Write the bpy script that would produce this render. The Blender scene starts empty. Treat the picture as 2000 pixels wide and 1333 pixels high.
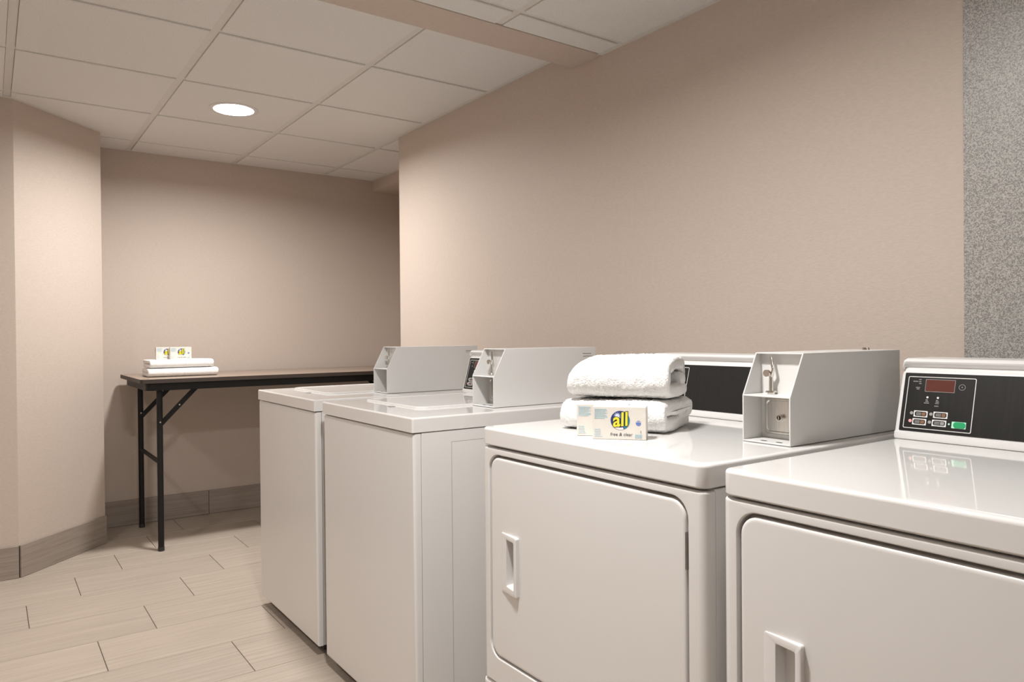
import bpy, bmesh, math, random
from mathutils import Vector, Matrix, noise

S = bpy.context.scene
C = S.collection
random.seed(7)

# ------------------------------------------------------------------ camera
cam_d = bpy.data.cameras.new('camera')
cam_d.sensor_width = 36.0
cam_d.sensor_fit = 'HORIZONTAL'
cam_d.lens = 1432.44 * 36.0 / 2000.0
cam_d.clip_start = 0.02
cam = bpy.data.objects.new('camera', cam_d)
C.objects.link(cam)
YAW, PIT, ROL = 0.6202, -0.008, -0.0087
Fv = Vector((math.sin(YAW) * math.cos(PIT), math.cos(YAW) * math.cos(PIT), math.sin(PIT)))
Rv = Vector((math.cos(YAW), -math.sin(YAW), 0))
Uv = Rv.cross(Fv)
cr, sr = math.cos(ROL), math.sin(ROL)
R2 = cr * Rv + sr * Uv
U2 = -sr * Rv + cr * Uv
cam.matrix_world = Matrix(((R2.x, U2.x, -Fv.x, 0), (R2.y, U2.y, -Fv.y, 0), (R2.z, U2.z, -Fv.z, 1.1383), (0, 0, 0, 1)))
S.camera = cam

# ------------------------------------------------------------------ world, exposure
w = bpy.data.worlds.new('world')
S.world = w
w.use_nodes = True
w.node_tree.nodes['Background'].inputs[0].default_value = (1, 0.95, 0.9, 1)
w.node_tree.nodes['Background'].inputs[1].default_value = 0.05
S.view_settings.view_transform = 'Standard'
S.view_settings.look = 'None'
S.view_settings.gamma = 1.0
S.view_settings.use_curve_mapping = False
S.view_settings.exposure = 0.24

ZC, ZL = 2.2829, 2.2137           # far ceiling, lower near ceiling
XW = 1.936                        # right wall
YF = 5.0                          # far wall
XL, YB = -1.3, -2.6               # left wall, back wall
LAMP_COL = (1.0, 0.985, 0.96)
# recessed downlights, the last one unseen and added for fill: (x, y, ceiling height, watts, in view)
DOWNLIGHTS = [(1.016, 3.806, ZC, 28.0), (0.54, 1.063, ZL, 27.5), (-0.70, 2.566, ZC, 10.0)]
# unseen globes added behind the viewer as fill light: (x, y, z, watts)
FILL_GLOBES = [(-0.35, -0.95, 1.93, 62.0), (0.95, -1.30, 1.93, 62.0)]

# ------------------------------------------------------------------ materials
def mat(name, col, rough=0.5, metal=0.0, spec=0.5, coat=0.0, bump=None, var=None):
    m = bpy.data.materials.new(name)
    m.use_nodes = True
    nt = m.node_tree
    b = nt.nodes['Principled BSDF']
    b.inputs['Base Color'].default_value = (*col, 1)
    b.inputs['Roughness'].default_value = rough
    b.inputs['Metallic'].default_value = metal
    b.inputs['Specular IOR Level'].default_value = spec
    if coat:
        b.inputs['Coat Weight'].default_value = coat
        b.inputs['Coat Roughness'].default_value = 0.05
    tc = nt.nodes.new('ShaderNodeTexCoord')
    if var:      # (scale xyz, amount): colour variation
        mp = nt.nodes.new('ShaderNodeMapping')
        mp.inputs['Scale'].default_value = var[0]
        n = nt.nodes.new('ShaderNodeTexNoise')
        n.inputs['Scale'].default_value = 1.0
        n.inputs['Detail'].default_value = 5.0
        nt.links.new(tc.outputs['Object'], mp.inputs[0])
        nt.links.new(mp.outputs[0], n.inputs['Vector'])
        r = nt.nodes.new('ShaderNodeMapRange')
        r.inputs[1].default_value = 0.3
        r.inputs[2].default_value = 0.7
        r.inputs[3].default_value = 1 - var[1]
        r.inputs[4].default_value = 1 + var[1]
        nt.links.new(n.outputs[0], r.inputs[0])
        mx = nt.nodes.new('ShaderNodeVectorMath')
        mx.operation = 'SCALE'
        mx.inputs[0].default_value = col
        nt.links.new(r.outputs[0], mx.inputs['Scale'])
        nt.links.new(mx.outputs[0], b.inputs['Base Color'])
    if bump:     # (scale xyz, strength, distance)
        mp = nt.nodes.new('ShaderNodeMapping')
        mp.inputs['Scale'].default_value = bump[0]
        n = nt.nodes.new('ShaderNodeTexNoise')
        n.inputs['Scale'].default_value = 1.0
        n.inputs['Detail'].default_value = 4.0
        nt.links.new(tc.outputs['Object'], mp.inputs[0])
        nt.links.new(mp.outputs[0], n.inputs['Vector'])
        bp = nt.nodes.new('ShaderNodeBump')
        bp.inputs['Strength'].default_value = bump[1]
        bp.inputs['Distance'].default_value = bump[2]
        nt.links.new(n.outputs[0], bp.inputs['Height'])
        nt.links.new(bp.outputs[0], b.inputs['Normal'])
    return m

def emit(name, col, strength):
    m = bpy.data.materials.new(name)
    m.use_nodes = True
    nt = m.node_tree
    nt.nodes.clear()
    e = nt.nodes.new('ShaderNodeEmission')
    e.inputs[0].default_value = (*col, 1)
    e.inputs[1].default_value = strength
    o = nt.nodes.new('ShaderNodeOutputMaterial')
    nt.links.new(e.outputs[0], o.inputs[0])
    return m

WALLC = (0.575, 0.488, 0.425)
M = {}
M['wall'] = mat('tan_vinyl_wall', WALLC, 0.55, spec=0.3, bump=((140, 140, 520), 0.25, 0.002), var=((60, 60, 260), 0.045))
M['beam'] = mat('tan_painted_beam', WALLC, 0.6, spec=0.3, var=((60, 60, 260), 0.03))
M['tilec'] = mat('ceiling_tile_fissured', (0.76, 0.75, 0.735), 0.9, spec=0.15, bump=((230, 230, 230), 0.5, 0.003), var=((180, 180, 180), 0.05))
M['tee'] = mat('ceiling_grid_painted_metal', (0.70, 0.685, 0.655), 0.5, spec=0.3, var=((30, 30, 30), 0.02))
M['plenum'] = mat('plenum_backing', (0.55, 0.52, 0.48), 0.9, var=((20, 20, 20), 0.03))
M['grout'] = mat('dark_grout', (0.11, 0.085, 0.065), 0.9, var=((80, 80, 80), 0.1))

def plank(name, c0, c1, horiz=True):
    """Wood-look porcelain: fine streaks along the object's own x axis, tone shifted tile by tile."""
    m = bpy.data.materials.new(name)
    m.use_nodes = True
    nt = m.node_tree
    b = nt.nodes['Principled BSDF']
    b.inputs['Roughness'].default_value = 0.42
    b.inputs['Specular IOR Level'].default_value = 0.4
    tc = nt.nodes.new('ShaderNodeTexCoord')
    oi = nt.nodes.new('ShaderNodeObjectInfo')
    mul = nt.nodes.new('ShaderNodeMath')
    mul.operation = 'MULTIPLY'
    mul.inputs[1].default_value = 37.0
    nt.links.new(oi.outputs['Random'], mul.inputs[0])
    add = nt.nodes.new('ShaderNodeVectorMath')
    add.operation = 'ADD'
    nt.links.new(tc.outputs['Object'], add.inputs[0])
    nt.links.new(mul.outputs[0], add.inputs[1])
    res = []
    for sc in ((2.2, 60, 60), (5, 230, 230)):
        mp = nt.nodes.new('ShaderNodeMapping')
        mp.inputs['Scale'].default_value = sc
        nt.links.new(add.outputs[0], mp.inputs[0])
        n = nt.nodes.new('ShaderNodeTexNoise')
        n.inputs['Scale'].default_value = 1.0
        n.inputs['Detail'].default_value = 4.0
        nt.links.new(mp.outputs[0], n.inputs['Vector'])
        res.append(n)
    av = nt.nodes.new('ShaderNodeMath')
    av.operation = 'ADD'
    nt.links.new(res[0].outputs[0], av.inputs[0])
    nt.links.new(res[1].outputs[0], av.inputs[1])
    rp = nt.nodes.new('ShaderNodeMapRange')
    rp.inputs[1].default_value = 0.7
    rp.inputs[2].default_value = 1.3
    nt.links.new(av.outputs[0], rp.inputs[0])
    mx = nt.nodes.new('ShaderNodeMix')
    mx.data_type = 'RGBA'
    mx.inputs[6].default_value = (*c0, 1)
    mx.inputs[7].default_value = (*c1, 1)
    nt.links.new(rp.outputs[0], mx.inputs[0])
    tone = nt.nodes.new('ShaderNodeMapRange')
    tone.inputs[3].default_value = 0.955
    tone.inputs[4].default_value = 1.03
    nt.links.new(oi.outputs['Random'], tone.inputs[0])
    sc_ = nt.nodes.new('ShaderNodeVectorMath')
    sc_.operation = 'SCALE'
    nt.links.new(mx.outputs[2], sc_.inputs[0])
    nt.links.new(tone.outputs[0], sc_.inputs['Scale'])
    nt.links.new(sc_.outputs[0], b.inputs['Base Color'])
    bp = nt.nodes.new('ShaderNodeBump')
    bp.inputs['Strength'].default_value = 0.12
    bp.inputs['Distance'].default_value = 0.001
    nt.links.new(av.outputs[0], bp.inputs['Height'])
    nt.links.new(bp.outputs[0], b.inputs['Normal'])
    return m
M['floor'] = plank('wood_look_floor_tile', (0.39, 0.325, 0.268), (0.51, 0.435, 0.365))
M['base'] = plank('wood_look_base_tile', (0.27, 0.225, 0.19), (0.38, 0.325, 0.28))

def speckle():
    m = bpy.data.materials.new('grey_speckled_wallcovering')
    m.use_nodes = True
    nt = m.node_tree
    b = nt.nodes['Principled BSDF']
    b.inputs['Roughness'].default_value = 0.38
    tc = nt.nodes.new('ShaderNodeTexCoord')
    outs = []
    for sc in (520.0, 340.0):
        v = nt.nodes.new('ShaderNodeTexVoronoi')
        v.distance = 'CHEBYCHEV'
        v.inputs['Scale'].default_value = sc
        nt.links.new(tc.outputs['Object'], v.inputs['Vector'])
        sp = nt.nodes.new('ShaderNodeSeparateColor')
        nt.links.new(v.outputs['Color'], sp.inputs[0])
        outs.append(sp.outputs[0])
    a = nt.nodes.new('ShaderNodeMath')
    a.operation = 'ADD'
    nt.links.new(outs[0], a.inputs[0])
    nt.links.new(outs[1], a.inputs[1])
    r = nt.nodes.new('ShaderNodeValToRGB')
    e = r.color_ramp.elements
    e[0].position = 0.28
    e[0].color = (0.215, 0.203, 0.187, 1)
    e[1].position = 0.72
    e[1].color = (0.49, 0.475, 0.45, 1)
    h = nt.nodes.new('ShaderNodeMath')
    h.operation = 'MULTIPLY'
    h.inputs[1].default_value = 0.5
    nt.links.new(a.outputs[0], h.inputs[0])
    nt.links.new(h.outputs[0], r.inputs[0])
    nt.links.new(r.outputs[0], b.inputs['Base Color'])
    bp = nt.nodes.new('ShaderNodeBump')
    bp.inputs['Strength'].default_value = 0.15
    bp.inputs['Distance'].default_value = 0.001
    nt.links.new(h.outputs[0], bp.inputs['Height'])
    nt.links.new(bp.outputs[0], b.inputs['Normal'])
    return m
M['speckle'] = speckle()
WHITE = (0.72, 0.705, 0.69)
M['white'] = mat('white_enamel', WHITE, 0.30, spec=0.5, bump=((420, 420, 420), 0.04, 0.0006), var=((3, 3, 3), 0.008))
M['gloss'] = mat('white_porcelain_top', WHITE, 0.055, spec=0.55, var=((3, 3, 3), 0.008))
M['plastic'] = mat('white_plastic', (0.73, 0.715, 0.705), 0.25, var=((6, 6, 6), 0.01))
M['coin'] = mat('light_grey_enamel', (0.67, 0.66, 0.645), 0.32, bump=((380, 380, 380), 0.05, 0.0006), var=((3, 3, 3), 0.01))
M['coinin'] = M['coin']
M['black'] = mat('black_overlay', (0.012, 0.011, 0.010), 0.45, spec=0.22, var=((10, 200, 10), 0.15))
M['line'] = mat('white_print', (0.72, 0.70, 0.68), 0.5, var=((50, 50, 50), 0.02))
M['seam'] = mat('grey_seam', (0.30, 0.285, 0.27), 0.6, var=((50, 50, 50), 0.05))
M['dim'] = mat('grey_print', (0.30, 0.29, 0.28), 0.5, var=((50, 50, 50), 0.05))
M['brownp'] = mat('brown_print', (0.22, 0.10, 0.05), 0.5, var=((50, 50, 50), 0.05))
M['disp'] = mat('dark_red_display', (0.10, 0.028, 0.02), 0.2, var=((50, 50, 50), 0.05))
M['green'] = mat('green_button', (0.01, 0.33, 0.12), 0.35, var=((90, 90, 90), 0.05))
M['mint'] = mat('mint_border', (0.45, 0.80, 0.60), 0.4, var=((90, 90, 90), 0.03))
M['pink'] = mat('pink_lamp', (0.80, 0.35, 0.35), 0.4, var=((90, 90, 90), 0.03))
M['chrome'] = mat('chrome', (0.66, 0.64, 0.60), 0.10, metal=1.0, var=((90, 90, 90), 0.03))
M['steel'] = mat('brushed_steel', (0.62, 0.60, 0.57), 0.30, metal=1.0, var=((20, 400, 20), 0.08))
M['hinge'] = mat('dull_grey_hinge', (0.28, 0.265, 0.25), 0.35, metal=0.8, var=((60, 60, 60), 0.1))
M['dark'] = mat('dark_rubber_and_shade', (0.03, 0.028, 0.026), 0.7, var=((40, 40, 40), 0.1))
M['tblack'] = mat('black_powder_coat', (0.010, 0.0095, 0.009), 0.5, spec=0.3, var=((60, 60, 60), 0.1))
M['tedge'] = mat('brown_edge_band', (0.045, 0.033, 0.026), 0.5, var=((9, 200, 200), 0.15))
M['ttop'] = mat('walnut_laminate', (0.30, 0.225, 0.175), 0.26, spec=0.6, var=((4, 70, 70), 0.15))
M['towel'] = mat('white_terry', (0.86, 0.85, 0.835), 0.95, spec=0.1, bump=((270, 270, 270), 0.8, 0.0045), var=((250, 250, 250), 0.04))
M['card'] = mat('cream_carton', (0.68, 0.64, 0.585), 0.45, var=((40, 40, 40), 0.02))
M['blue'] = mat('navy_print', (0.02, 0.035, 0.16), 0.4, var=((60, 60, 60), 0.1))
M['teal'] = mat('teal_print', (0.02, 0.20, 0.33), 0.4, var=((60, 60, 60), 0.1))
M['yellow'] = mat('yellow_print', (0.82, 0.68, 0.03), 0.4, var=((60, 60, 60), 0.04))
M['navyo'] = mat('dark_outline_print', (0.03, 0.04, 0.05), 0.45, var=((60, 60, 60), 0.1))
M['sky'] = mat('pale_blue_print', (0.36, 0.55, 0.63), 0.5, var=((60, 60, 60), 0.1))
M['lilac'] = mat('pale_burst_print', (0.62, 0.68, 0.85), 0.5, var=((60, 60, 60), 0.05))
M['medblue'] = mat('mid_blue_print', (0.13, 0.20, 0.48), 0.5, var=((60, 60, 60), 0.08))
M['ink'] = mat('dark_grey_print', (0.10, 0.10, 0.11), 0.5, var=((60, 60, 60), 0.1))
M['opal'] = emit('fill_globe_glass', (1.0, 0.97, 0.92), 3.0)
M['lens'] = emit('lit_downlight_lens', (1.0, 0.96, 0.9), 12.0)

# ------------------------------------------------------------------ mesh helpers
def finish(name, bm, m, parent=None, smooth=35, mtx=None):
    if mtx is not None:
        bm.transform(mtx)
    bmesh.ops.recalc_face_normals(bm, faces=bm.faces)
    me = bpy.data.meshes.new(name)
    bm.to_mesh(me)
    bm.free()
    if smooth:
        for p in me.polygons:
            p.use_smooth = True
        me.set_sharp_from_angle(angle=math.radians(smooth))
    me.materials.append(m)
    o = bpy.data.objects.new(name, me)
    C.objects.link(o)
    if smooth and smooth <= 60:
        wn = o.modifiers.new('weighted_normal', 'WEIGHTED_NORMAL')
        wn.keep_sharp = True
        wn.weight = 100
    if parent:
        o.parent = parent
        o.matrix_parent_inverse = Matrix.Translation(parent.location).inverted() if parent.parent is None else Matrix.Identity(4)
    return o

def place(o, parent):
    """child whose mesh is in world coordinates, under a parent at the origin of its own"""
    o.parent = parent
    return o

def box(bm, x0, x1, y0, y1, z0, z1, bev=0.0, seg=2, which=None):
    r = bmesh.ops.create_cube(bm, size=1.0)
    vs = r['verts']
    for v in vs:
        v.co = Vector(((x0 + x1) / 2 + v.co.x * (x1 - x0), (y0 + y1) / 2 + v.co.y * (y1 - y0), (z0 + z1) / 2 + v.co.z * (z1 - z0)))
    if bev:
        es = set(e for v in vs for e in v.link_edges)
        if which:
            es = [e for e in es if which(e)]
        bmesh.ops.bevel(bm, geom=list(es), offset=bev, segments=seg, profile=0.5, affect='EDGES')

def cyl(bm, a, b, r, n=16, r2=None):
    a, b = Vector(a), Vector(b)
    d = b - a
    q = d.to_track_quat('Z', 'Y').to_matrix().to_4x4()
    q.translation = (a + b) / 2
    bmesh.ops.create_cone(bm, cap_ends=True, segments=n, radius1=r, radius2=r if r2 is None else r2, depth=d.length, matrix=q)

def prism(bm, pts, lo, hi, axis):
    """closed polygon in the two axes left over, extruded along axis"""
    def mk(p, t):
        return {0: (t, p[0], p[1]), 1: (p[0], t, p[1]), 2: (p[0], p[1], t)}[axis]
    a = [bm.verts.new(mk(p, lo)) for p in pts]
    b = [bm.verts.new(mk(p, hi)) for p in pts]
    n = len(pts)
    bm.faces.new(a)
    bm.faces.new(b[::-1])
    for i in range(n):
        bm.faces.new((a[i], b[i], b[(i + 1) % n], a[(i + 1) % n]))

def rrect(a0, a1, b0, b1, r, n=6):
    """rounded rectangle loop, four corners of n+1 points"""
    out = []
    for (ca, cb, s) in ((a1 - r, b1 - r, 0), (a0 + r, b1 - r, 90), (a0 + r, b0 + r, 180), (a1 - r, b0 + r, 270)):
        for i in range(n + 1):
            t = math.radians(s + 90.0 * i / n)
            out.append((ca + r * math.cos(t), cb + r * math.sin(t)))
    return out

def loops(bm, ls, cap0=False, cap1=False):
    vs = [[bm.verts.new(p) for p in l] for l in ls]
    n = len(vs[0])
    for a, b in zip(vs, vs[1:]):
        for i in range(n):
            bm.faces.new((a[i], a[(i + 1) % n], b[(i + 1) % n], b[i]))
    if cap0:
        bm.faces.new(vs[0])
    if cap1:
        bm.faces.new(vs[-1])

def empty(name, loc, label, cat, group=None):
    o = bpy.data.objects.new(name, None)
    C.objects.link(o)
    o.location = loc
    o.empty_display_size = 0.1
    o['label'] = label
    o['category'] = cat
    if group:
        o['group'] = group
    return o

def tag(o, label, cat, group=None):
    o['label'] = label
    o['category'] = cat
    if group:
        o['group'] = group
    return o

def struct(o):
    o['kind'] = 'structure'
    return o

# ------------------------------------------------------------------ room shell
def room():
    def wallbox(name, *a):
        bm = bmesh.new()
        box(bm, *a)
        return struct(finish(name, bm, M['wall'], smooth=0))
    wallbox('wall_right', XW, XW + 0.12, YB - 0.1, 3.815, 0, 2.45)
    wallbox('wall_far', 0.45, 2.70, YF, YF + 0.1, 0, 2.45)
    wallbox('wall_alcove', 2.58, 2.70, 3.70, YF, 0, 2.45)
    wallbox('wall_alcove_return', XW + 0.12, 2.58, 3.70, 3.815, 0, 2.45)
    wallbox('wall_left', XL - 0.1, XL, YB, 4.215, 0, 2.45)
    wallbox('wall_back', XL - 0.1, XW, YB - 0.1, YB, 0, 2.45)
    bm = bmesh.new()
    prism(bm, [(XL - 0.1, 4.215), (0.108, 4.215), (0.518, 4.635), (0.518, YF + 0.1), (XL - 0.1, YF + 0.1)], 0, 2.45, 2)
    struct(finish('wall_corner', bm, M['wall'], smooth=0))
    # grey speckled wall panel at the right of the picture
    bm = bmesh.new()
    box(bm, XW - 0.004, XW, -0.45, 0.813, 0.0, ZL + 0.01, 0.001, 1)
    p = struct(finish('trim_1', bm, M['speckle'], smooth=0))
    p['label'] = 'grey speckled wall panel beside the tan wall'
    # soffit in the alcove
    bm = bmesh.new()
    box(bm, 2.321, 2.58, 3.815, YF, 2.205, ZC + 0.03)
    struct(finish('trim_2', bm, M['beam'], smooth=0))['label'] = 'small tan soffit at the ceiling corner'
    # beam between the two ceilings
    bm = bmesh.new()
    box(bm, XL, XW, 2.098, 2.267, ZL - 0.001, ZC + 0.06, 0.002, 1)
    struct(finish('trim_3', bm, M['beam'], smooth=0))['label'] = 'tan painted beam across the ceiling'

    # floor: slab + tiles
    bm = bmesh.new()
    box(bm, XL - 0.1, 2.70, YB - 0.1, YF + 0.1, -0.06, -0.0022)
    fl = struct(finish('floor', bm, M['grout'], smooth=0))
    T = 0.6096
    W = 0.3029
    g = 0.0014
    cache = {}
    j0 = math.floor((YB - 2.5419) / W)
    for j in range(j0, 10):
        y0, y1 = 2.5419 + j * W, 2.5419 + (j + 1) * W
        off = (0.1185, 0.3213, 0.5255)[j % 3]
        for k in range(-4, 6):
            x0, x1 = off + (k - 1) * T, off + k * T
            cx0, cx1 = max(x0, XL), min(x1, 2.58)
            cy0, cy1 = max(y0, YB), min(y1, YF)
            if cx1 - cx0 < 0.02 or cy1 - cy0 < 0.02:
                continue
            key = (round(cx1 - cx0, 3), round(cy1 - cy0, 3))
            if key not in cache:
                bm = bmesh.new()
                a, b = (cx1 - cx0) / 2 - g, (cy1 - cy0) / 2 - g
                box(bm, -a, a, -b, b, -0.008, 0.0, 0.0008, 1, which=lambda e: min(v.co.z for v in e.verts) > -0.004)
                t = finish('floor_tile', bm, M['floor'], smooth=0)
                cache[key] = t
            else:
                t = cache[key].copy()
                C.objects.link(t)
            t.location = ((cx0 + cx1) / 2, (cy0 + cy1) / 2, 0)
            t.parent = fl
    # baseboards of cut tile
    def baseboard(name, p0, p1, joints):
        p0, p1 = Vector(p0), Vector(p1)
        d = (p1 - p0)
        L = d.length
        ang = math.atan2(d.y, d.x)
        root = None
        cuts = [0.0] + joints + [L]
        hb = 0.154
        for a, b in zip(cuts, cuts[1:]):
            if root is None:
                bm = bmesh.new()
                box(bm, 0.0, L, -0.002, 0.0, 0, hb - 0.002)
                root = struct(finish(name, bm, M['grout'], smooth=0))
                root.location = (p0.x, p0.y, 0)
                root.rotation_euler = (0, 0, ang)
            bm = bmesh.new()
            ln = b - a
            box(bm, -ln / 2 + 0.0012, ln / 2 - 0.0012, -0.011, -0.0015, -hb / 2 + 0.001, hb / 2, 0.0012, 1)
            t = finish('base_tile', bm, M['base'], smooth=0)
            t.location = (a + ln / 2, 0, hb / 2)
            t.parent = root
    baseboard('baseboard_far', (0.518, YF, 0), (2.58, YF, 0), [0.63, 1.24, 1.85])
    baseboard('baseboard_corner', (0.108, 4.215, 0), (0.518, 4.635, 0), [])
    baseboard('baseboard_left', (XL, 4.215, 0), (0.108, 4.215, 0), [0.18, 0.79])
    baseboard('baseboard_right', (XW, 3.815, 0), (XW, YB, 0), [0.61 * i for i in range(1, 11)])

    # ceilings
    def ceiling(name, z, regions, gx, gy, sx, sy, nx, ny):
        bm = bmesh.new()
        for (x0, x1, y0, y1) in regions:
            box(bm, x0, x1, y0, y1, z + 0.030, z + 0.05)
        root = struct(finish(name, bm, M['plenum'], smooth=0))
        hole = (1.016, 3.806) if name == 'ceiling' else None
        gp, gq = 0.0160, 0.0120
        for i in range(*nx):
            for j in range(*ny):
                for (rx0, rx1, ry0, ry1) in regions:
                    x0, x1 = max(gx + i * sx + gp, rx0 + 0.003), min(gx + (i + 1) * sx - gp, rx1 - 0.003)
                    y0, y1 = max(gy + j * sy + gq, ry0 + 0.004), min(gy + (j + 1) * sy - gq, ry1 - 0.004)
                    if x1 - x0 < 0.03 or y1 - y0 < 0.03:
                        continue
                    cx, cy = (x0 + x1) / 2, (y0 + y1) / 2
                    bm = bmesh.new()
                    lamp = [d for d in DOWNLIGHTS if abs(d[2] - z) < 0.01 and x0 < d[0] < x1 and y0 < d[1] < y1]
                    if lamp:
                        n = 12
                        lx, ly = lamp[0][0] - cx, lamp[0][1] - cy
                        hx, hy = (x1 - x0) / 2, (y1 - y0) / 2
                        sq = []
                        cir = []
                        for q in range(4 * n):
                            t = 2 * math.pi * q / (4 * n)
                            c_, s_ = math.cos(t), math.sin(t)
                            cir.append((lx + 0.098 * c_, ly + 0.098 * s_))
                            k = 1 / max(abs(c_), abs(s_))
                            sq.append((max(-hx, min(hx, c_ * k * hx)), max(-hy, min(hy, s_ * k * hy))))
                        loops(bm, [[(p[0], p[1], 0.02) for p in sq], [(p[0], p[1], 0.002) for p in sq],
                                   [(p[0] * 0.995, p[1] * 0.995, 0) for p in sq],
                                   [(p[0], p[1], 0) for p in cir], [(p[0], p[1], 0.02) for p in cir]])
                    else:
                        box(bm, -(x1 - x0) / 2, (x1 - x0) / 2, -(y1 - y0) / 2, (y1 - y0) / 2, 0, 0.02, 0.002, 1,
                            which=lambda e: max(v.co.z for v in e.verts) < 0.01)
                    t = finish('ceiling_tile', bm, M['tilec'], smooth=0)
                    t.location = (cx, cy, z)
                    t.parent = root
        for (rx0, rx1, ry0, ry1) in regions:
            for i in range(nx[0], nx[1] + 1):
                x = gx + i * sx
                if rx0 - 0.001 < x < rx1 - 0.012:
                    bm = bmesh.new()
                    box(bm, x - 0.0148, x + 0.0148, ry0, ry1, z + 0.006, z + 0.03)
                    finish('main_tee', bm, M['tee'], smooth=0).parent = root
            for j in range(ny[0], ny[1] + 1):
                y = gy + j * sy
                if ry0 + 0.01 < y < ry1 - 0.01:
                    bm = bmesh.new()
                    box(bm, rx0, rx1, y - 0.0112, y + 0.0112, z + 0.0066, z + 0.03)
                    finish('cross_tee', bm, M['tee'], smooth=0).parent = root
        return root
    c1 = ceiling('ceiling', ZC, [(XL, XW, 2.267, YF), (XW, 2.321, 3.815, YF)], 0.0845, 2.8754, 0.6212, 0.6201, (-3, 4), (-1, 4))
    c2 = ceiling('ceiling_near', ZL, [(XL, XW, YB, 2.098)], 1.4525 - 5 * 0.6096, 1.978 - 8 * 0.6096, 0.6096, 0.6096, (-1, 6), (-1, 9))
    # wall angles round the edge of the grids
    def angle(root, x0, x1, y0, y1, z):
        bm = bmesh.new()
        box(bm, x0, x1, y0, y1, z - 0.001, z + 0.012)
        finish('wall_angle', bm, M['tee'], smooth=0).parent = root
    angle(c1, XW - 0.020, XW, 2.267, 3.815, ZC)
    angle(c1, 0.518, 2.321, YF - 0.020, YF, ZC + 0.002)
    angle(c1, 2.301, 2.321, 3.815, YF, ZC)
    angle(c2, XW - 0.022, XW, YB, 2.098, ZL)
    bm = bmesh.new()
    d = Vector((0.410, 0.420, 0)).normalized()
    n = Vector((d.y, -d.x, 0))
    a, b = Vector((0.108, 4.215, 0)), Vector((0.518, 4.635, 0))
    prism(bm, [tuple((p)[:2]) for p in (a, b, b + n * 0.02, a + n * 0.02)], ZC - 0.001, ZC + 0.012, 2)
    finish('wall_angle', bm, M['tee'], smooth=0).parent = c1
    angle(c1, XL, 0.108, 4.195, 4.215, ZC)
room()

# ------------------------------------------------------------------ downlights
def downlight(x, y, z, power, label):
    root = empty('downlight', (x, y, z), label, 'light')
    bm = bmesh.new()
    n = 48
    prof = [(0.116, 0.0), (0.116, -0.003), (0.108, -0.005), (0.096, -0.003), (0.0945, 0.010), (0.0945, 0.022), (0.116, 0.022)]
    ls = [[(r * math.cos(2 * math.pi * i / n), r * math.sin(2 * math.pi * i / n), h) for i in range(n)] for r, h in prof[:-1]]
    loops(bm, ls)
    o = finish('trim_ring', bm, M['plastic'])
    o.parent = root
    bm = bmesh.new()
    bmesh.ops.create_circle(bm, cap_ends=True, segments=n, radius=0.0945)
    o = finish('lens', bm, M['lens'], smooth=0)
    o.location = (0, 0, 0.010)
    o.parent = root
    ld = bpy.data.lights.new('downlight_lamp', 'AREA')
    ld.shape = 'DISK'
    ld.size = 0.17
    ld.energy = power
    ld.color = LAMP_COL
    ld.spread = math.radians(165)
    lo = bpy.data.objects.new('lamp', ld)
    C.objects.link(lo)
    lo.location = (0, 0, 0.004)
    lo.parent = root
LL = ['round recessed downlight glowing in the ceiling above the folding table',
      'round recessed downlight in the lower ceiling above the dryers',
      'unseen recessed downlight added as fill at the left of the room']
for d, l in zip(DOWNLIGHTS, LL):
    downlight(*d, l)

def globe(x, y, z, power, label):  # made-up fixture, adds broad fill from out of view
    root = empty('fill_globe', (x, y, z), label, 'lamp')
    bm = bmesh.new()
    bmesh.ops.create_uvsphere(bm, u_segments=32, v_segments=20, radius=0.11)
    finish('globe', bm, M['opal'], smooth=180).parent = root
    bm = bmesh.new()
    cyl(bm, (0, 0, 0.105), (0, 0, 0.135), 0.035, 20)
    finish('fitter', bm, M['plastic']).parent = root
    bm = bmesh.new()
    cyl(bm, (0, 0, 0.13), (0, 0, ZL - z - 0.015), 0.006, 10)
    finish('stem', bm, M['plastic']).parent = root
    bm = bmesh.new()
    cyl(bm, (0, 0, ZL - z - 0.02), (0, 0, ZL - z + 0.0), 0.06, 24)
    finish('canopy', bm, M['plastic']).parent = root
    ld = bpy.data.lights.new('globe_fill_lamp', 'POINT')
    ld.shadow_soft_size = 0.115
    ld.energy = power
    ld.color = LAMP_COL
    lo = bpy.data.objects.new('lamp', ld)
    C.objects.link(lo)
    lo.parent = root
for g_, l in zip(FILL_GLOBES, ('added fill globe behind the viewer on the left', 'added fill globe behind the viewer on the right')):
    globe(*g_, l)

# ------------------------------------------------------------------ machine parts
SL = Vector((0.2577, 0, 0.9662))       # up along the console face

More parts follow.
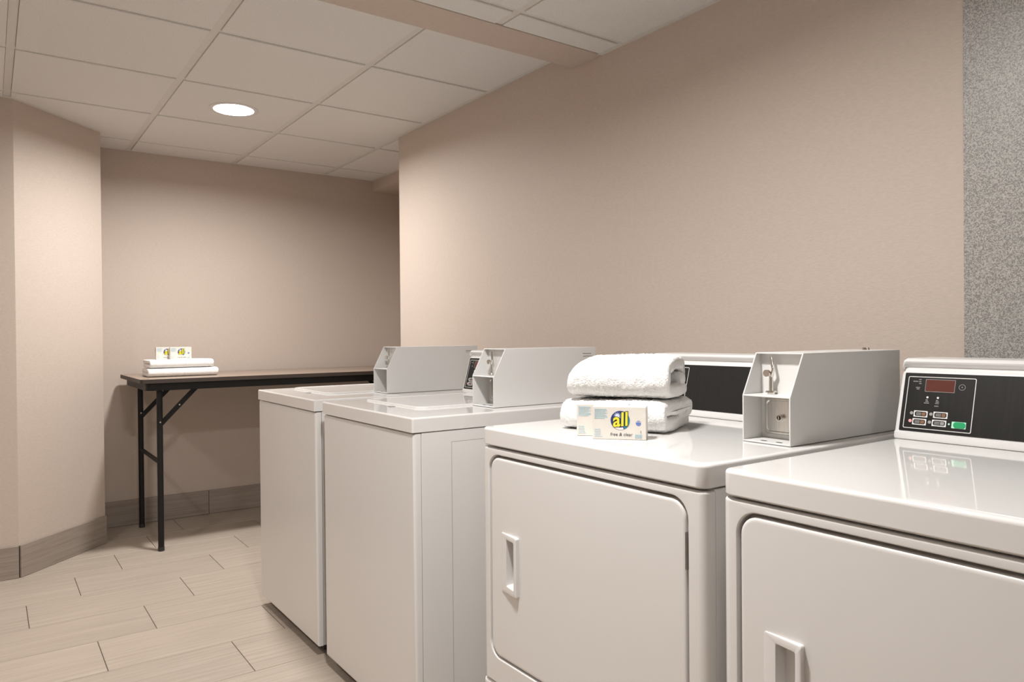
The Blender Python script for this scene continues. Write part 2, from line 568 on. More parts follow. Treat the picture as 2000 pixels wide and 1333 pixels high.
def console(root, x0, z0, y_far, y_near):
    """backsplash control console; profile swept along y, face towards -x"""
    prof = [(0.0, 0.0), (-0.002, 0.004), (0.0, 0.014), (0.0035, 0.0155), (0.03527, 0.1345), (0.0380, 0.1375), (0.0440, 0.1400),
            (0.0460, 0.1460), (0.0420, 0.1500), (0.0375, 0.1535), (0.0365, 0.1580), (0.0400, 0.1625), (0.0480, 0.1645), (0.1450, 0.1645), (0.1450, 0.0)]
    bm = bmesh.new()
    n = len(prof)
    ins = [(0.0, 0.94), (0.0025, 0.985), (0.007, 1.0)]
    ys = [(y_far - i, s) for i, s in ins] + [(y_near + i, s) for i, s in ins[::-1]]
    ls = []
    for y, s in ys:
        ls.append([(x0 + 0.07 + (p[0] - 0.07) * (0.5 + 0.5 * s), y, z0 + p[1] * s if p[1] > 0.1 else z0 + p[1]) for p in prof])
    loops(bm, ls, True, True)
    con = finish('console', bm, M['plastic'], smooth=40)
    con.parent = root
    con.matrix_parent_inverse = Matrix.Translation(root.location).inverted()
    # frame of the face: s runs from the far end towards the near end, t up the slope
    base = Vector((x0 - 0.0006, y_far, z0))
    ex, ey = Vector((0, -1, 0)), SL
    ez = ex.cross(ey)
    if ez.x > 0:
        ez = -ez
    fm = Matrix((( ex.x, ey.x, ez.x, base.x), (ex.y, ey.y, ez.y, base.y), (ex.z, ey.z, ez.z, base.z), (0, 0, 0, 1)))
    width = y_far - y_near
    def sub(name, bm, m, smooth=35):
        o = finish(name, bm, m, mtx=fm, smooth=smooth)
        o.parent = con
        return o
    def slab(bm, pts, h0, h1):
        a = [bm.verts.new((p[0], p[1], h0)) for p in pts]
        b = [bm.verts.new((p[0], p[1], h1)) for p in pts]
        k = len(pts)
        bm.faces.new(b)
        for i in range(k):
            bm.faces.new((a[i], a[(i + 1) % k], b[(i + 1) % k], b[i]))
    def ring(bm, outer, inner, h0, h1):
        loops(bm, [[(p[0], p[1], h0) for p in outer], [(p[0], p[1], h1) for p in outer], [(p[0], p[1], h1) for p in inner], [(p[0], p[1], h0) for p in inner]])
    def circ(cx, cy, r, k=20):
        return [(cx + r * math.cos(2 * math.pi * i / k), cy + r * math.sin(2 * math.pi * i / k)) for i in range(k)]
    T = lambda z: (z - 0.9176) / 0.9662
    bm = bmesh.new()
    slab(bm, rrect(0.0085, width - 0.006, T(0.9345), T(1.0515), 0.002, 3), -0.004, 0.0012)
    sub('overlay_panel', bm, M['black'], 0)
    h0, h1 = 0.0010, 0.0016
    bm = bmesh.new()
    ring(bm, rrect(0.0158, 0.1445, T(0.9400), T(1.0445), 0.003, 4), rrect(0.0171, 0.1432, T(0.9413), T(1.0432), 0.0022, 4), h0, h1)
    sub('frame_line', bm, M['line'], 0)
    bm = bmesh.new()
    slab(bm, rrect(0.0515, 0.1065, T(1.0155), T(1.0390), 0.001, 2), h0, h1)
    sub('display', bm, M['disp'], 0)
    bm = bmesh.new()
    ring(bm, rrect(0.0508, 0.1072, T(1.0148), T(1.0397), 0.001, 2), rrect(0.0515, 0.1065, T(1.0155), T(1.0390), 0.001, 2), h0, h1 + 0.0003)
    sub('display_rim', bm, M['dim'], 0)
    bm = bmesh.new()
    ring(bm, circ(0.1200, T(1.0265), 0.0060), circ(0.1200, T(1.0265), 0.0053), h0, h1)
    slab(bm, rrect(0.1184, 0.1216, T(1.0265) - 0.0004, T(1.0265) + 0.0004, 0.0002, 1), h0, h1)
    slab(bm, rrect(0.1196, 0.1204, T(1.0265) - 0.0016, T(1.0265) + 0.0016, 0.0002, 1), h0, h1)
    sub('clock_mark', bm, M['dim'], 0)
    # little print beside the display and under the indicator lamps
    bm = bmesh.new()
    rr = random.Random(3)
    for (s0, s1, z) in ((0.026, 0.036, 1.0345), (0.037, 0.042, 1.0385), (0.0375, 0.0415, 1.0345), (0.038, 0.0425, 1.0305), (0.0325, 0.0405, 1.0222), (0.0345, 0.0400, 1.0192),
                        (0.0545, 0.0585, 0.9985), (0.0545, 0.0605, 0.9955), (0.0520, 0.0615, 0.9922), (0.0745, 0.0785, 0.9985), (0.0740, 0.0805, 0.9955), (0.0735, 0.0805, 0.9925), (0.0725, 0.0800, 0.9872)):
        s = s0
        while s < s1:
            e = min(s + rr.uniform(0.0008, 0.0018), s1)
            slab(bm, [(e, T(z) + 0.0009), (s, T(z) + 0.0009), (s, T(z) - 0.0009), (e, T(z) - 0.0009)], h0, h1)
            s = e + 0.0005
    sub('small_print', bm, M['dim'], 0)['kind'] = 'stuff'
    for s in (0.0575, 0.0775):
        bm = bmesh.new()
        slab(bm, circ(s, T(1.0035), 0.0021, 14), h0, h1 + 0.0003)
        sub('indicator_lamp', bm, M['line'], 0)
    for (s, z, mm, mk) in ((0.0480, 0.9698, 'brownp', 'dim'), (0.0860, 0.9702, 'brownp', 'dim'), (0.0470, 0.9541, 'brownp', 'pink'), (0.0850, 0.9543, 'dim', 'dim')):
        t = T(z)
        bm = bmesh.new()
        ring(bm, rrect(s - 0.0135, s + 0.0135, t - 0.0064, t + 0.0064, 0.0008, 3), rrect(s - 0.0115, s + 0.0115, t - 0.0047, t + 0.0047, 0.003, 3), h0, h1)
        sub('button', bm, M['line'], 0)
        bm = bmesh.new()
        slab(bm, rrect(s + 0.0022, s + 0.0095, t - 0.0033, t + 0.0033, 0.001, 2), h0, h1)
        sub('button_mark', bm, M[mm], 0)
        bm = bmesh.new()
        for q in range(3):
            slab(bm, [(s + 0.001, t + 0.0028 - q * 0.0022), (s - 0.009, t + 0.0028 - q * 0.0022), (s - 0.009, t + 0.0016 - q * 0.0022), (s + 0.001, t + 0.0016 - q * 0.0022)], h0, h1)
        sub('button_lettering', bm, M['dim'], 0)
        bm = bmesh.new()
        slab(bm, circ(s - 0.0180, t + 0.0008, 0.0033, 16), h0, h1)
        sub('selection_lamp', bm, M[mk], 0)
    t = T(0.9536)
    bm = bmesh.new()
    slab(bm, rrect(0.1085, 0.1345, t - 0.0066, t + 0.0066, 0.001, 2), h0, h1)
    sub('start_border', bm, M['mint'], 0)
    bm = bmesh.new()
    slab(bm, rrect(0.1120, 0.1335, t - 0.0058, t + 0.0058, 0.005, 5), h1, h1 + 0.0012)
    sub('start_button', bm, M['green'], 0)
    bm = bmesh.new()
    slab(bm, circ(0.1035, t + 0.0008, 0.0018, 12), h0, h1)
    sub('start_lamp', bm, M['mint'], 0)
    return con

def coin_box(root, y0, y1, z0, knob=True):
    """sheet-metal coin meter: sloped open front with a shelf, coin slide above, steel vault door below"""
    xf, xm, xb = 1.2527, 1.2975, 1.67
    zm, zt = z0 + 0.0945, z0 + 0.1805
    t = 0.0028
    prof = [(xf, z0 + 0.001), (xf, zm), (xm, zt), (xb, zt), (xb, z0 + 0.001)]
    bm = bmesh.new()
    prism(bm, prof, y0, y0 + t, 1)
    prism(bm, prof, y1 - t, y1, 1)
    box(bm, xm - 0.001, xb, y0 + t, y1 - t, zt - t, zt)
    box(bm, xf, xb, y0 + t, y1 - t, z0 + 0.001, z0 + 0.001 + t)
    box(bm, xb - t, xb, y0 + t, y1 - t, z0 + 0.001 + t, zt - t)
    bmesh.ops.bevel(bm, geom=[e for e in bm.edges], offset=0.0007, segments=1, affect='EDGES')
    cb = finish('coin_box', bm, M['coin'], smooth=0)
    cb.parent = root
    cb.matrix_parent_inverse = Matrix.Translation(root.location).inverted()
    def sub(name, bm, m, smooth=35):
        o = finish(name, bm, m, smooth=smooth)
        o.parent = cb
        return o
    ym = (y0 + y1) / 2
    ya, yb = y0 + t, y1 - t
    bm = bmesh.new()
    box(bm, xf + 0.0005, 1.314, ya, yb, zm - 0.0014, zm + 0.0014, 0.0005, 1)
    sub('shelf', bm, M['coin'], 0)
    bm = bmesh.new()
    box(bm, 1.312, 1.315, ya, yb, zm + 0.0014, zt - t)
    sub('slide_plate', bm, M['coin'], 0)
    bm = bmesh.new()
    box(bm, 1.314, 1.318, ya, yb, z0 + 0.0039, zm - 0.0014)
    sub('vault_wall', bm, M['coin'], 0)
    # vault door and its lock
    bm = bmesh.new()
    w = (yb - ya)
    dy0, dy1 = ya + 0.003, yb - 0.010
    lp = lambda x, i: [(x, p[0], p[1]) for p in rrect(dy0 + i, dy1 - i, z0 + 0.013 + i, zm - 0.007 - i, 0.008, 4)]
    loops(bm, [lp(1.315, 0), lp(1.3095, 0), lp(1.3080, 0.0015), lp(1.3080, 0.005), lp(1.3100, 0.0065)], False, True)
    sub('vault_door', bm, M['steel'], 30)
    zk = z0 + 0.048
    yk = ym + 0.004
    bm = bmesh.new()
    cyl(bm, (1.312, yk, zk), (1.302, yk, zk), 0.0065, 20)
    sub('lock', bm, M['chrome'])
    bm = bmesh.new()
    cyl(bm, (1.3035, yk, zk), (1.3015, yk, zk), 0.0048, 16)
    sub('lock_core', bm, M['dark'])
    bm = bmesh.new()
    box(bm, 1.3005, 1.3018, yk - 0.0009, yk + 0.0009, zk - 0.0036, zk + 0.0036)
    sub('keyway', bm, M['chrome'], 0)
    # dark drain slots in the floor plate
    for q in (0.36, 0.68):
        bm = bmesh.new()
        yc = y1 - q * (y1 - y0)
        box(bm, xf + 0.012, xf + 0.019, yc - 0.006, yc + 0.006, z0 + 0.0034, z0 + 0.0042, 0.0002, 1)
        sub('slot', bm, M['dark'], 0)
    # coin slide: stem on a washer, round slug and bent finger
    ys = ym + 0.020
    xs = 1.300
    bm = bmesh.new()
    cyl(bm, (xs, ys, zm + 0.0014), (xs, ys, zm + 0.0050), 0.0075, 16)
    cyl(bm, (xs, ys, zm + 0.0050), (xs, ys, zm + 0.0085), 0.0115, 18, 0.010)
    sub('slide_washer', bm, M['chrome'])
    bm = bmesh.new()
    cyl(bm, (xs, ys, zm + 0.006), (xs, ys, zm + 0.040), 0.0048, 14, 0.0036)
    cyl(bm, (xs, ys, zm + 0.038), (xs - 0.001, ys - 0.006, zm + 0.052), 0.0042, 12, 0.0032)
    cyl(bm, (xs - 0.001, ys - 0.006, zm + 0.050), (xs, ys, zm + 0.077), 0.0032, 12, 0.0030)
    sub('coin_slide', bm, M['chrome'])
    bm = bmesh.new()
    cyl(bm, (xs - 0.004, ys + 0.005, zm + 0.044), (xs - 0.010, ys + 0.005, zm + 0.044), 0.0072, 20)
    sub('slide_knob', bm, M['chrome'])
    # pressed slot in the near side, and the top lock
    if not knob:
        bm = bmesh.new()
        box(bm, 1.613, 1.650, y0 - 0.0004, y0 + 0.001, z0 + 0.1565, z0 + 0.1610, 0.0001, 1)
        sub('side_slot', bm, M['dim'], 0)
        bm = bmesh.new()
        box(bm, 1.611, 1.652, y0 - 0.0022, y0 + 0.001, z0 + 0.1515, z0 + 0.1570, 0.0010, 2)
        sub('slot_lip', bm, M['coin'], 35)
    else:
        bm = bmesh.new()
        cyl(bm, (1.627, ym, zt), (1.627, ym, zt + 0.005), 0.0085, 18, 0.0075)
        sub('top_lock', bm, M['chrome'])
    return cb

# ------------------------------------------------------------------ washers
def washer(y0, y1, label):
    xf, xb = 0.936, 1.64
    zt, zl, zb = 0.9155, 0.8747, 0.040
    root = empty('washing_machine', (1.29, (y0 + y1) / 2, 0), label, 'washer', 'top-loading washers')
    inv = Matrix.Translation(root.location).inverted()
    def part(name, bm, m, smooth=35):
        o = finish(name, bm, m, smooth=smooth)
        o.parent = root
        o.matrix_parent_inverse = inv
        return o
    bm = bmesh.new()
    box(bm, xf + 0.0245, xb, y0 + 0.0008, y1 - 0.0008, zb, zl - 0.002, 0.0012, 1)
    part('cabinet', bm, M['white'], 0)
    bm = bmesh.new()
    box(bm, xf, xf + 0.022, y0, y1, zb, zl - 0.004, 0.009, 4, which=lambda e: max(v.co.x for v in e.verts) < xf + 0.001)
    part('front_panel', bm, M['white'])
    for yy, s in ((y0 + 0.0008, -1), (y1 - 0.0008, 1)):
        bm = bmesh.new()
        o_ = rrect(xf + 0.1194, xb - 0.06, 0.10, 0.8406, 0.001, 2)
        i_ = rrect(xf + 0.1206, xb - 0.0612, 0.1012, 0.8394, 0.0004, 2)
        q = lambda l, d: [(p[0], yy + s * d, p[1]) for p in l]
        loops(bm, [q(o_, -0.001), q(o_, 0.0001), q(i_, 0.0001), q(i_, -0.001)])
        part('panel_seam', bm, M['seam'], 0)
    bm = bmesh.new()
    box(bm, xf + 0.030, xb - 0.01, y0 + 0.020, y1 - 0.020, 0.016, zb + 0.001)  # dark block added to deepen the shade in the gap under the washer
    part('underside_shade', bm, M['dark'], 0)
    bm = bmesh.new()
    box(bm, xf - 0.004, xb, y0 - 0.001, y1 + 0.001, zl, zt, 0.0055, 4, which=lambda e: max(v.co.z for v in e.verts) > zt - 0.001 and True or abs(e.verts[0].co.z - e.verts[1].co.z) > 0.01)
    part('top_deck', bm, M['gloss'])
    # loading lid, slightly raised with round corners, finger notch at its front
    lp = lambda i, z: [(p[0], p[1], z) for p in rrect(xf + 0.128 + i, xf + 0.545 - i, y0 + 0.205 + i, y1 - 0.045 - i, 0.035, 8)]
    bm = bmesh.new()
    loops(bm, [lp(0, zt - 0.001), lp(0, zt + 0.0030), lp(0.0018, zt + 0.0052), lp(0.0050, zt + 0.0060), lp(0.010, zt + 0.0042)], False, True)
    part('loading_lid', bm, M['gloss'], 50)
    ym = (y0 + y1) / 2
    bm = bmesh.new()
    box(bm, xf + 0.088, xf + 0.104, ym - 0.012, ym + 0.012, zt - 0.001, zt + 0.0022, 0.001, 2)
    part('lid_catch', bm, M['dim'])
    for fx in (xf + 0.07, xb - 0.07):
        for fy in (y0 + 0.06, y1 - 0.06):
            bm = bmesh.new()
            cyl(bm, (fx, fy, 0.0), (fx, fy, 0.018), 0.022, 16)
            cyl(bm, (fx, fy, 0.018), (fx, fy, zb + 0.002), 0.008, 10)
            part('foot', bm, M['dark'])
    console(root, 1.492, zt + 0.001, y1 - 0.004, y0 + 0.215)
    coin_box(root, y0 + 0.079, y0 + 0.199, zt, knob=False)
    return root
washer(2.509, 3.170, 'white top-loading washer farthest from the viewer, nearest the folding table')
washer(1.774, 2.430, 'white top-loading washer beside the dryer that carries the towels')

# ------------------------------------------------------------------ dryers
def dryer(y0, y1, label):
    xf, xb = 0.973, 1.67
    zt, zl = 0.9176, 0.8755
    root = empty('clothes_dryer', (1.32, (y0 + y1) / 2, 0), label, 'dryer', 'front-loading dryers')
    inv = Matrix.Translation(root.location).inverted()
    def part(name, bm, m, smooth=35, parent=None):
        o = finish(name, bm, m, smooth=smooth)
        o.parent = parent or root
        o.matrix_parent_inverse = inv if parent is None else Matrix.Identity(4)
        return o
    def yz(lst, x):
        return [(x, p[0], p[1]) for p in lst]
    bm = bmesh.new()
    box(bm, xf + 0.024, xb, y0, y1, 0.03, zl - 0.002, 0.002, 1)
    part('cabinet', bm, M['white'], 0)
    # front panel: ring round the door opening, rounded outside edges
    da, db, dz0, dz1, dr = y0 + 0.0450, y1 - 0.0360, 0.3790, 0.8495, 0.032
    oz0, oz1 = 0.311, zl - 0.0042
    N = 8
    O_ = lambda i, k: rrect(y0 + i, y1 - i, oz0 + k, oz1 - k, 0.004, N)
    I_ = lambda i: rrect(da - i, db + i, dz0 - i, dz1 + i, dr + i, N)
    bm = bmesh.new()
    loops(bm, [yz(O_(0, 0), xf + 0.024), yz(O_(0, 0), xf + 0.016), yz(O_(0.0010, 0), xf + 0.0105), yz(O_(0.0040, 0.0002), xf + 0.0055), yz(O_(0.0085, 0.0012), xf + 0.0022),
               yz(O_(0.0130, 0.0028), xf + 0.0006), yz(O_(0.0170, 0.0045), xf),
               yz(I_(0.0082), xf), yz(I_(0.0068), xf + 0.0006), yz(I_(0.0058), xf + 0.003), yz(I_(0.0058), xf + 0.024)])
    part('front_panel', bm, M['white'], 50)
    bm = bmesh.new()
    box(bm, xf, xf + 0.024, y0, y1, 0.03, 0.3075, 0.009, 4, which=lambda e: max(v.co.x for v in e.verts) < xf + 0.001)
    part('lower_panel', bm, M['white'])
    # door with its pull
    ha, hb, hz0, hz1 = y1 - 0.1485, y1 - 0.0795, 0.5400, 0.6770
    D_ = lambda i: rrect(da + i, db - i, dz0 + i, dz1 - i, dr - i, N)
    H_ = lambda i: rrect(ha + i, hb - i, hz0 + i, hz1 - i, 0.004, N)
    bm = bmesh.new()
    loops(bm, [yz(D_(0), xf + 0.022), yz(D_(0), xf + 0.0050), yz(D_(0.0012), xf + 0.0024), yz(D_(0.0040), xf + 0.0012), yz(D_(0.0075), xf + 0.0010),
               yz(H_(0.004), xf + 0.0010), yz(H_(0.004), xf + 0.022)])
    door = part('door', bm, M['white'], 50)
    # pull: bezel that rises from the left towards the right lip, deep pocket
    bm = bmesh.new()
    pa, pb, pz0, pz1 = ha + 0.0105, hb - 0.0225, hz0 + 0.016, hz1 - 0.013
    def tilt(lst, x_l, x_r):
        return [(x_l + (x_r - x_l) * (hb - p[0]) / (hb - ha) - 0.0035 * (x_r < x_l) * math.cos((p[1] - (hz0 + hz1) / 2) / (hz1 - hz0) * math.pi) * (1 if p[0] < (ha + hb) / 2 else 0), p[0], p[1]) for p in lst]
    P_ = lambda i: rrect(pa + i, pb - i, pz0 + i, pz1 - i, 0.003, N)
    loops(bm, [yz(H_(0.0), xf + 0.004), tilt(H_(0.0), xf + 0.0004, xf - 0.0075), tilt(H_(0.0018), xf - 0.0004, xf - 0.0090),
               tilt(P_(-0.0015), xf + 0.0002, xf - 0.0085), tilt(P_(0), xf + 0.0015, xf - 0.0070), yz(P_(0.001), xf + 0.021)], False, True)
    part('door_pull', bm, M['plastic'], 50, door)
    for z in (0.732, 0.440):
        bm = bmesh.new()
        box(bm, xf - 0.0005, xf + 0.012, da - 0.0046, da + 0.0008, z, z + 0.064, 0.0008, 1)
        cyl(bm, (xf + 0.0005, da - 0.0022, z), (xf + 0.0005, da - 0.0022, z + 0.064), 0.0022, 10)
        part('hinge', bm, M['hinge'])
    # top
    bm = bmesh.new()
    def top(i, z, r):
        return [(p[0], p[1], z) for p in rrect(xf - 0.003 + i, xb - i, y0 - 0.0005 + i, y1 + 0.0005 - i, max(r - i, 0.004), 8)]
    loops(bm, [top(0.004, zl, 0.022), top(0.0, zl + 0.004, 0.022), top(0.0, zt - 0.0065, 0.022), top(0.0006, zt - 0.0038, 0.022), top(0.0020, zt - 0.0017, 0.022),
               top(0.0042, zt - 0.0004, 0.022), top(0.0070, zt, 0.022), top(0.02, zt, 0.022)], True, True)
    part('top', bm, M['gloss'], 50)
    for fx in (xf + 0.07, xb - 0.07):
        for fy in (y0 + 0.06, y1 - 0.06):
            bm = bmesh.new()
            cyl(bm, (fx, fy, 0.0), (fx, fy, 0.032), 0.022, 16)
            part('foot', bm, M['dark'])
    console(root, 1.526, zt + 0.001, y1 + 0.0, y0 + 0.142)
    coin_box(root, y0 + 0.027, y0 + 0.137, zt)
    return root
dryer(0.809, 1.492, 'white dryer with a towel stack and detergent boxes on top')
dryer(0.094, 0.777, 'white dryer nearest the viewer, its control panel with the green button showing')

# ------------------------------------------------------------------ folding table
def table():
    x0, x1, yf, yb, zt = 0.640, 2.470, 4.215, 4.945, 0.9235
    root = empty('folding_table', ((x0 + x1) / 2, (yf + yb) / 2, 0), 'long folding table with brown laminate top and black legs against the far wall', 'table')
    inv = Matrix.Translation(root.location).inverted()
    def part(name, bm, m, smooth=35):
        o = finish(name, bm, m, smooth=smooth)
        o.parent = root
        o.matrix_parent_inverse = inv
        return o
    lp = lambda i, z: [(p[0], p[1], z) for p in rrect(x0 + i, x1 - i, yf + i, yb - i, 0.022 - i, 6)]
    bm = bmesh.new()
    loops(bm, [lp(0.0015, zt - 0.0015), lp(0.0015, zt - 0.0002), lp(0.0022, zt)], True, True)
    top = part('tabletop', bm, M['ttop'])
    bm = bmesh.new()
    loops(bm, [lp(0, zt - 0.022), lp(0, zt - 0.0015)], True, True)
    part('edge_band', bm, M['tedge'])
    bm = bmesh.new()
    ax0, ax1, ay0, ay1 = x0 + 0.030, x1 - 0.030, yf + 0.022, yb - 0.022
    ro, ri = rrect(ax0, ax1, ay0, ay1, 0.030, 6), rrect(ax0 + 0.003, ax1 - 0.003, ay0 + 0.003, ay1 - 0.003, 0.027, 6)
    loops(bm, [[(p[0], p[1], zt - 0.022) for p in ro], [(p[0], p[1], 0.861) for p in ro], [(p[0], p[1], 0.861) for p in ri], [(p[0], p[1], zt - 0.022) for p in ri]])
    part('apron', bm, M['tblack'])
    for xl, sx in ((0.741, 1), (x1 - 0.101, -1)):
        for y in (4.283, 4.888):
            bm = bmesh.new()
            cyl(bm, (xl, y, 0.002), (xl, y, 0.9), 0.0150, 18)
            part('leg', bm, M['tblack'])
            bm = bmesh.new()
            cyl(bm, (xl, y, 0.0), (xl, y, 0.022), 0.0162, 18)
            part('foot_cap', bm, M['dark'])
            bm = bmesh.new()
            q = -0.017 if y > 4.5 else 0.017
            a, b = Vector((xl + sx * 0.004, y, 0.672)), Vector((xl + sx * 0.200, y, 0.880))
            d = (b - a).normalized()
            nn = Vector((-d.z, 0, d.x)) * 0.0125
            prism(bm, [(p.x, p.z) for p in (a + nn, b + nn, b - nn, a - nn)], y + q - 0.003, y + q + 0.003, 1)
            part('brace', bm, M['tblack'])
            bm = bmesh.new()
            c = (a + b) / 2
            yy = y + q
            cyl(bm, (c.x, yy - 0.005, c.z), (c.x, yy + 0.005, c.z), 0.004, 10)
            cyl(bm, (xl, y - 0.019, 0.690), (xl, y + 0.022, 0.690), 0.004, 10)
            part('rivet', bm, M['steel'])
        bm = bmesh.new()
        cyl(bm, (xl, 4.283, 0.472), (xl, 4.888, 0.472), 0.0115, 14)
        part('crossbar', bm, M['tblack'])
table()

# ------------------------------------------------------------------ towels
def catmull(pts, step):
    out = []
    n = len(pts)
    P = lambda i: Vector(pts[max(0, min(n - 1, i))])
    for i in range(n - 1):
        p0, p1, p2, p3 = P(i - 1), P(i), P(i + 1), P(i + 2)
        k = max(2, int((p2 - p1).length / step))
        for j in range(k):
            t = j / k
            out.append(0.5 * ((2 * p1) + (p2 - p0) * t + (2 * p0 - 5 * p1 + 4 * p2 - p3) * t * t + (3 * p1 - p0 - 3 * p2 + p3) * t ** 3))
    out.append(Vector(pts[-1]))
    return out

def towel(label, origin, ang, length, path, thick, zbase, step=0.005, wob=0.004, fuzz=0.0014, seed=0, endcut=0.012, group=None, sag=None):
    """folded terry towel: a thick sheet following `path` (depth, height), swept along its length"""
    pts = catmull(path, step)
    n = len(pts)
    tang = [(pts[min(i + 1, n - 1)] - pts[max(i - 1, 0)]).normalized() for i in range(n)]
    half = thick / 2
    ring0 = []
    for i in range(n):
        nrm = Vector((-tang[i].y, tang[i].x))
        ring0.append((pts[i], nrm, 1.0))
    outline = [(p, nr, half) for p, nr, _ in ring0]
    for k in range(1, 5):
        a = math.pi * k / 5
        nr = Vector((-tang[-1].y, tang[-1].x)) * math.cos(a) + tang[-1] * math.sin(a)
        outline.append((pts[-1], nr, half))
    outline += [(p, -nr, half) for p, nr, _ in ring0[::-1]]
    for k in range(1, 5):
        a = math.pi * k / 5
        nr = -Vector((-tang[0].y, tang[0].x)) * math.cos(a) - tang[0] * math.sin(a)
        outline.append((pts[0], nr, half))
    bm = bmesh.new()
    ls = []
    m = max(8, int(length / step))
    svals = []
    for k in range(4):
        svals.append((endcut * (1 - math.cos(math.pi / 2 * k / 4)), math.sin(math.pi / 2 * (k + 0.6) / 4.6)))
    body = [(endcut + (length - 2 * endcut) * k / m, 1.0) for k in range(m + 1)]
    full = svals + body + [(length - s, f) for s, f in svals[::-1]]
    for s, f in full:
        row = []
        for (p, nr, h) in outline:
            q = p + nr * h * (0.35 + 0.65 * f)
            wv = noise.noise(Vector((s * 9 + seed * 7.1, p.x * 11, p.y * 8 + seed)))
            wz = noise.noise(Vector((s * 6 + seed * 3.3, p.x * 7 + 5, p.y * 10)))
            x = q.x + wob * wv + 0.3 * wob * noise.noise(Vector((s * 30, q.y * 30, seed)))
            z = q.y + wob * 0.9 * wz * min(1.0, max(0.0, p.y / 0.03 - 0.25))
            ss = s + wob * 1.4 * noise.noise(Vector((p.x * 14, p.y * 25, seed + (0 if s < length / 2 else 20))))
            v = Vector((ss, x, z))
            if fuzz:
                fz = 0.5 * noise.noise(Vector((ss * 110, x * 110, z * 110 + seed))) + noise.noise(Vector((ss * 260, x * 260, z * 260)))
                v += Vector((0, nr.x, nr.y)) * fuzz * fz
            if sag:
                v = sag(ss / length, v)
            v.z = max(v.z, 0.0008)
            row.append(v)
        ls.append(row)
    loops(bm, ls, True, True)
    o = finish('folded_towel', bm, M['towel'], smooth=180)
    o.location = (*origin, zbase)
    o.rotation_euler = (0, 0, ang)
    tag(o, label, 'towel', group)
    return o

# on the dryer: two thick towels, each folded over at the front, loose ends at the back
AT = math.radians(-64.5)
lower = [(0.205, 0.018), (0.150, 0.017), (0.070, 0.017), (0.030, 0.018), (0.014, 0.034), (0.030, 0.051), (0.080, 0.053), (0.160, 0.053), (0.196, 0.056), (0.214, 0.049), (0.200, 0.040), (0.150, 0.036)]
towel('fluffy white folded towel at the bottom of the stack on the dryer', (1.087, 1.333), AT, 0.255, [(a * 0.86, b) for a, b in lower], 0.034, 0.9180, 0.0032, 0.0065, 0.0030, 1, 0.016, 'towels on the dryer')
def round_end(t, v):
    k = max(0.0, 1 - t / 0.20) ** 2
    v.z *= 1 - 0.30 * k
    return v
upper = [(0.195, 0.016), (0.120, 0.015), (0.055, 0.016), (0.024, 0.026), (0.016, 0.048), (0.032, 0.070), (0.075, 0.078), (0.135, 0.079), (0.178, 0.072), (0.192, 0.056), (0.180, 0.041), (0.160, 0.040)]
towel('fluffy white folded towel on top of the stack on the dryer', (1.097, 1.322), AT + 0.02, 0.240, [(a * 0.88, b) for a, b in upper], 0.032, 0.9180 + 0.0740, 0.0032, 0.0065, 0.0030, 5, 0.016, 'towels on the dryer', round_end)
# on the table: two flat thin towels
flat1 = [(0.200, 0.012), (0.110, 0.012), (0.026, 0.012), (0.012, 0.0235), (0.026, 0.035), (0.110, 0.035), (0.205, 0.034)]
towel('flat white folded towel lying directly on the folding table', (0.712, 4.415), 0.0, 0.366, flat1, 0.0225, 0.9237, 0.006, 0.003, 0.0006, 9, 0.010, 'towels on the table')
towel('flat white folded towel on top of the pair on the folding table', (0.722, 4.425), 0.01, 0.335, flat1, 0.0215, 0.9237 + 0.0475, 0.006, 0.004, 0.0006, 14, 0.010, 'towels on the table')

# ------------------------------------------------------------------ detergent cartons
def text_bm(body, size, shear=0.0, offset=0.0, extrude=0.0001, spacing=1.0):
    cu = bpy.data.curves.new('lettering', 'FONT')
    cu.body = body
    cu.size = size
    cu.shear = shear
    cu.offset = offset
    cu.extrude = extrude
    cu.space_character = spacing
    cu.align_x = 'CENTER'
    cu.align_y = 'CENTER'
    o = bpy.data.objects.new('lettering', cu)
    C.objects.link(o)
    bpy.context.view_layer.update()
    dg = bpy.context.evaluated_depsgraph_get()
    me = bpy.data.meshes.new_from_object(o.evaluated_get(dg))
    bm = bmesh.new()
    bm.from_mesh(me)
    bpy.data.objects.remove(o)
    bpy.data.curves.remove(cu)
    bpy.data.meshes.remove(me)
    return bm

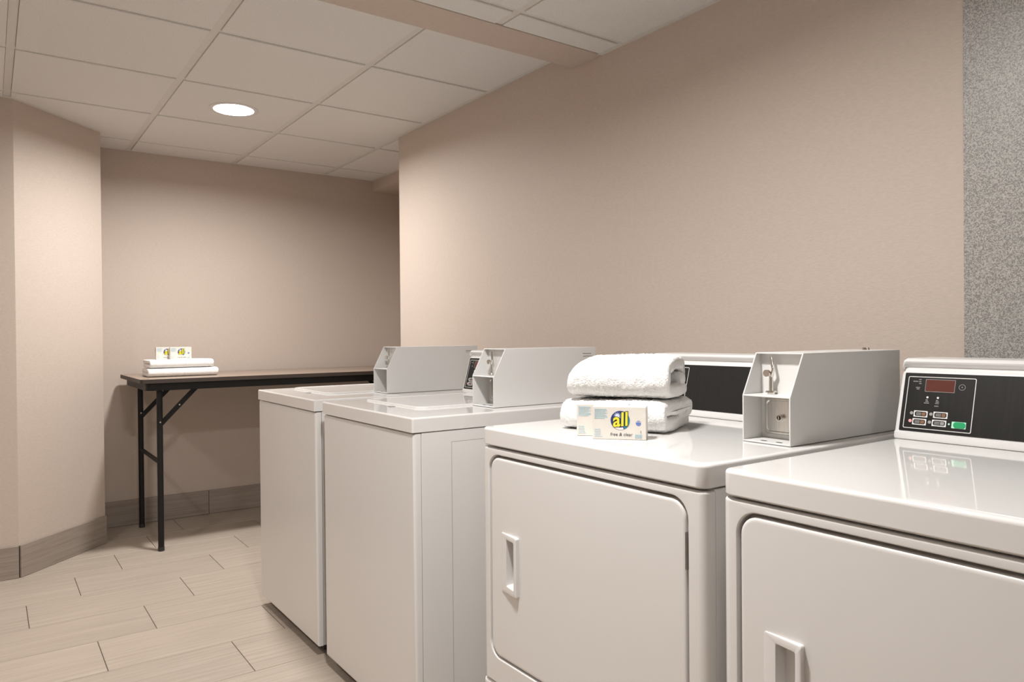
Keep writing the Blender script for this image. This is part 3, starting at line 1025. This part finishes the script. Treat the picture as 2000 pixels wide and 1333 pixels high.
def carton(label, loc, ang, group):
    """small detergent carton; local x along the printed front, front face at y=0 looking to -y"""
    W_, D_, H_ = 0.112, 0.040, 0.0685
    root = empty('detergent_box', loc, label, 'box', group)
    root.rotation_euler = (0, 0, ang)
    def part(name, bm, m, smooth=0, parent=None, mtx=None):
        o = finish(name, bm, m, smooth=smooth, mtx=mtx)
        o.parent = parent or root
        return o
    bm = bmesh.new()
    box(bm, 0, W_, 0, D_, 0, H_, 0.0008, 1)
    body = part('carton', bm, M['card'])
    for (x, s) in ((W_, 1),):
        bm = bmesh.new()
        box(bm, x - 0.0002, x + 0.0005, 0.002, D_ - 0.002, 0.012, H_ - 0.010, 0.0001, 1)
        part('end_flap', bm, M['card'])
    stand = Matrix.Rotation(math.radians(90), 4, 'X')      # xy drawing plane -> xz, facing -y
    def fr(x, z, d=0.0004):
        return Matrix.Translation((x, -d, z)) @ stand
    def disc(r0, r1, seg=40, a0=0.0, a1=2 * math.pi):
        bm = bmesh.new()
        vs = []
        for i in range(seg + 1):
            t = a0 + (a1 - a0) * i / seg
            vs.append((math.cos(t), math.sin(t)))
        if r0 <= 0:
            bm.faces.new([bm.verts.new((r1 * c, r1 * s, 0)) for c, s in vs[:-1]])
        else:
            A = [bm.verts.new((r0 * c, r0 * s, 0)) for c, s in vs]
            B = [bm.verts.new((r1 * c, r1 * s, 0)) for c, s in vs]
            for i in range(seg):
                bm.faces.new((A[i], A[i + 1], B[i + 1], B[i]))
        return bm
    lx, lz = 0.0585, 0.0400
    part('logo_disc', disc(0, 0.0200), M['blue'], mtx=fr(lx, lz))
    part('logo_crescent', disc(0.0135, 0.0198, 20, -1.1, 0.55), M['teal'], mtx=fr(lx, lz, 0.0006))
    part('logo_smile', disc(0.0150, 0.0196, 20, -2.3, -1.2), M['line'], mtx=fr(lx, lz, 0.0006))
    bm = bmesh.new()                                       # pale burst at the upper left of the disc
    c0 = bm.verts.new((0, 0, 0))
    vs = []
    for i in range(24):
        t = 2 * math.pi * i / 24
        r = 0.0088 if i % 2 == 0 else 0.0034
        vs.append(bm.verts.new((r * math.cos(t), r * math.sin(t), 0)))
    for i in range(24):
        bm.faces.new((c0, vs[i], vs[(i + 1) % 24]))
    part('logo_burst', bm, M['lilac'], mtx=fr(lx - 0.006, lz + 0.0095, 0.0007))
    rot = Matrix.Rotation(math.radians(6), 4, 'Z') @ Matrix.Scale(1.10, 4, (0, 1, 0))
    part('logo_outline', text_bm('all', 0.0365, 0.14, 0.0018, spacing=1.02), M['navyo'], mtx=fr(lx - 0.0005, lz + 0.0005, 0.0009) @ rot)
    part('logo_lettering', text_bm('all', 0.0365, 0.14, 0.0007, spacing=1.02), M['yellow'], mtx=fr(lx - 0.0005, lz + 0.0005, 0.0013) @ rot)
    part('lettering', text_bm('free & clear', 0.0098, 0.15), M['ink'], mtx=fr(lx + 0.002, 0.0105))
    part('lettering', text_bm('1', 0.0085), M['ink'], mtx=fr(0.1010, 0.0160))
    part('seal', disc(0, 0.0054, 20), M['medblue'], mtx=fr(0.0960, 0.0345))
    bm = bmesh.new()
    for (x0, x1, z) in ((0.0922, 0.0945, 0.0372), (0.0952, 0.0975, 0.0378), (0.0982, 0.1000, 0.0368)):
        box(bm, x0, x1, -0.0009, 0, z - 0.0007, z + 0.0007)
    part('seal_mark', bm, M['line'])
    rr = random.Random(11)
    bm = bmesh.new()
    def lines(x0, x1, z0, z1, nn, ragged):
        for i in range(nn):
            z = z1 - (z1 - z0) * i / max(1, nn - 1)
            xe = x1 - rr.uniform(0, ragged)
            x = x0
            while x < xe:
                e = min(xe, x + rr.uniform(0.002, 0.006))
                box(bm, x, e, -0.0005, 0.0002, z - 0.00055, z + 0.00055)
                x = e + 0.0008
    lines(0.0045, 0.0330, 0.0440, 0.0630, 8, 0.008)
    lines(0.0045, 0.0220, 0.0060, 0.0210, 5, 0.006)
    lines(0.0890, 0.1050, 0.0040, 0.0105, 4, 0.003)
    part('fine_print', bm, M['sky'])
    return root

AB = math.atan2(-0.77115, 0.63665)
dv, nv = Vector((0.63665, -0.77115)), Vector((0.77115, 0.63665))
def at(a, b):
    p = dv * a + nv * b
    return (p.x, p.y)
p1 = at(-0.2357, 1.5375)
p2 = at(-0.2770, 1.5810)
carton('detergent box on the dryer with its round logo fully showing', (*p1, 0.9180), AB, 'detergent boxes on the dryer')
carton('detergent box on the dryer half hidden behind the other box', (*p2, 0.9180), AB, 'detergent boxes on the dryer')
zb_ = 0.9237 + 0.0475 + 0.047
carton('detergent box on the table towels with its round logo fully showing', (0.838, 4.500, zb_), 0.0, 'detergent boxes on the table')
carton('detergent box on the table towels half hidden behind the other box', (0.772, 4.545, zb_), 0.0, 'detergent boxes on the table')
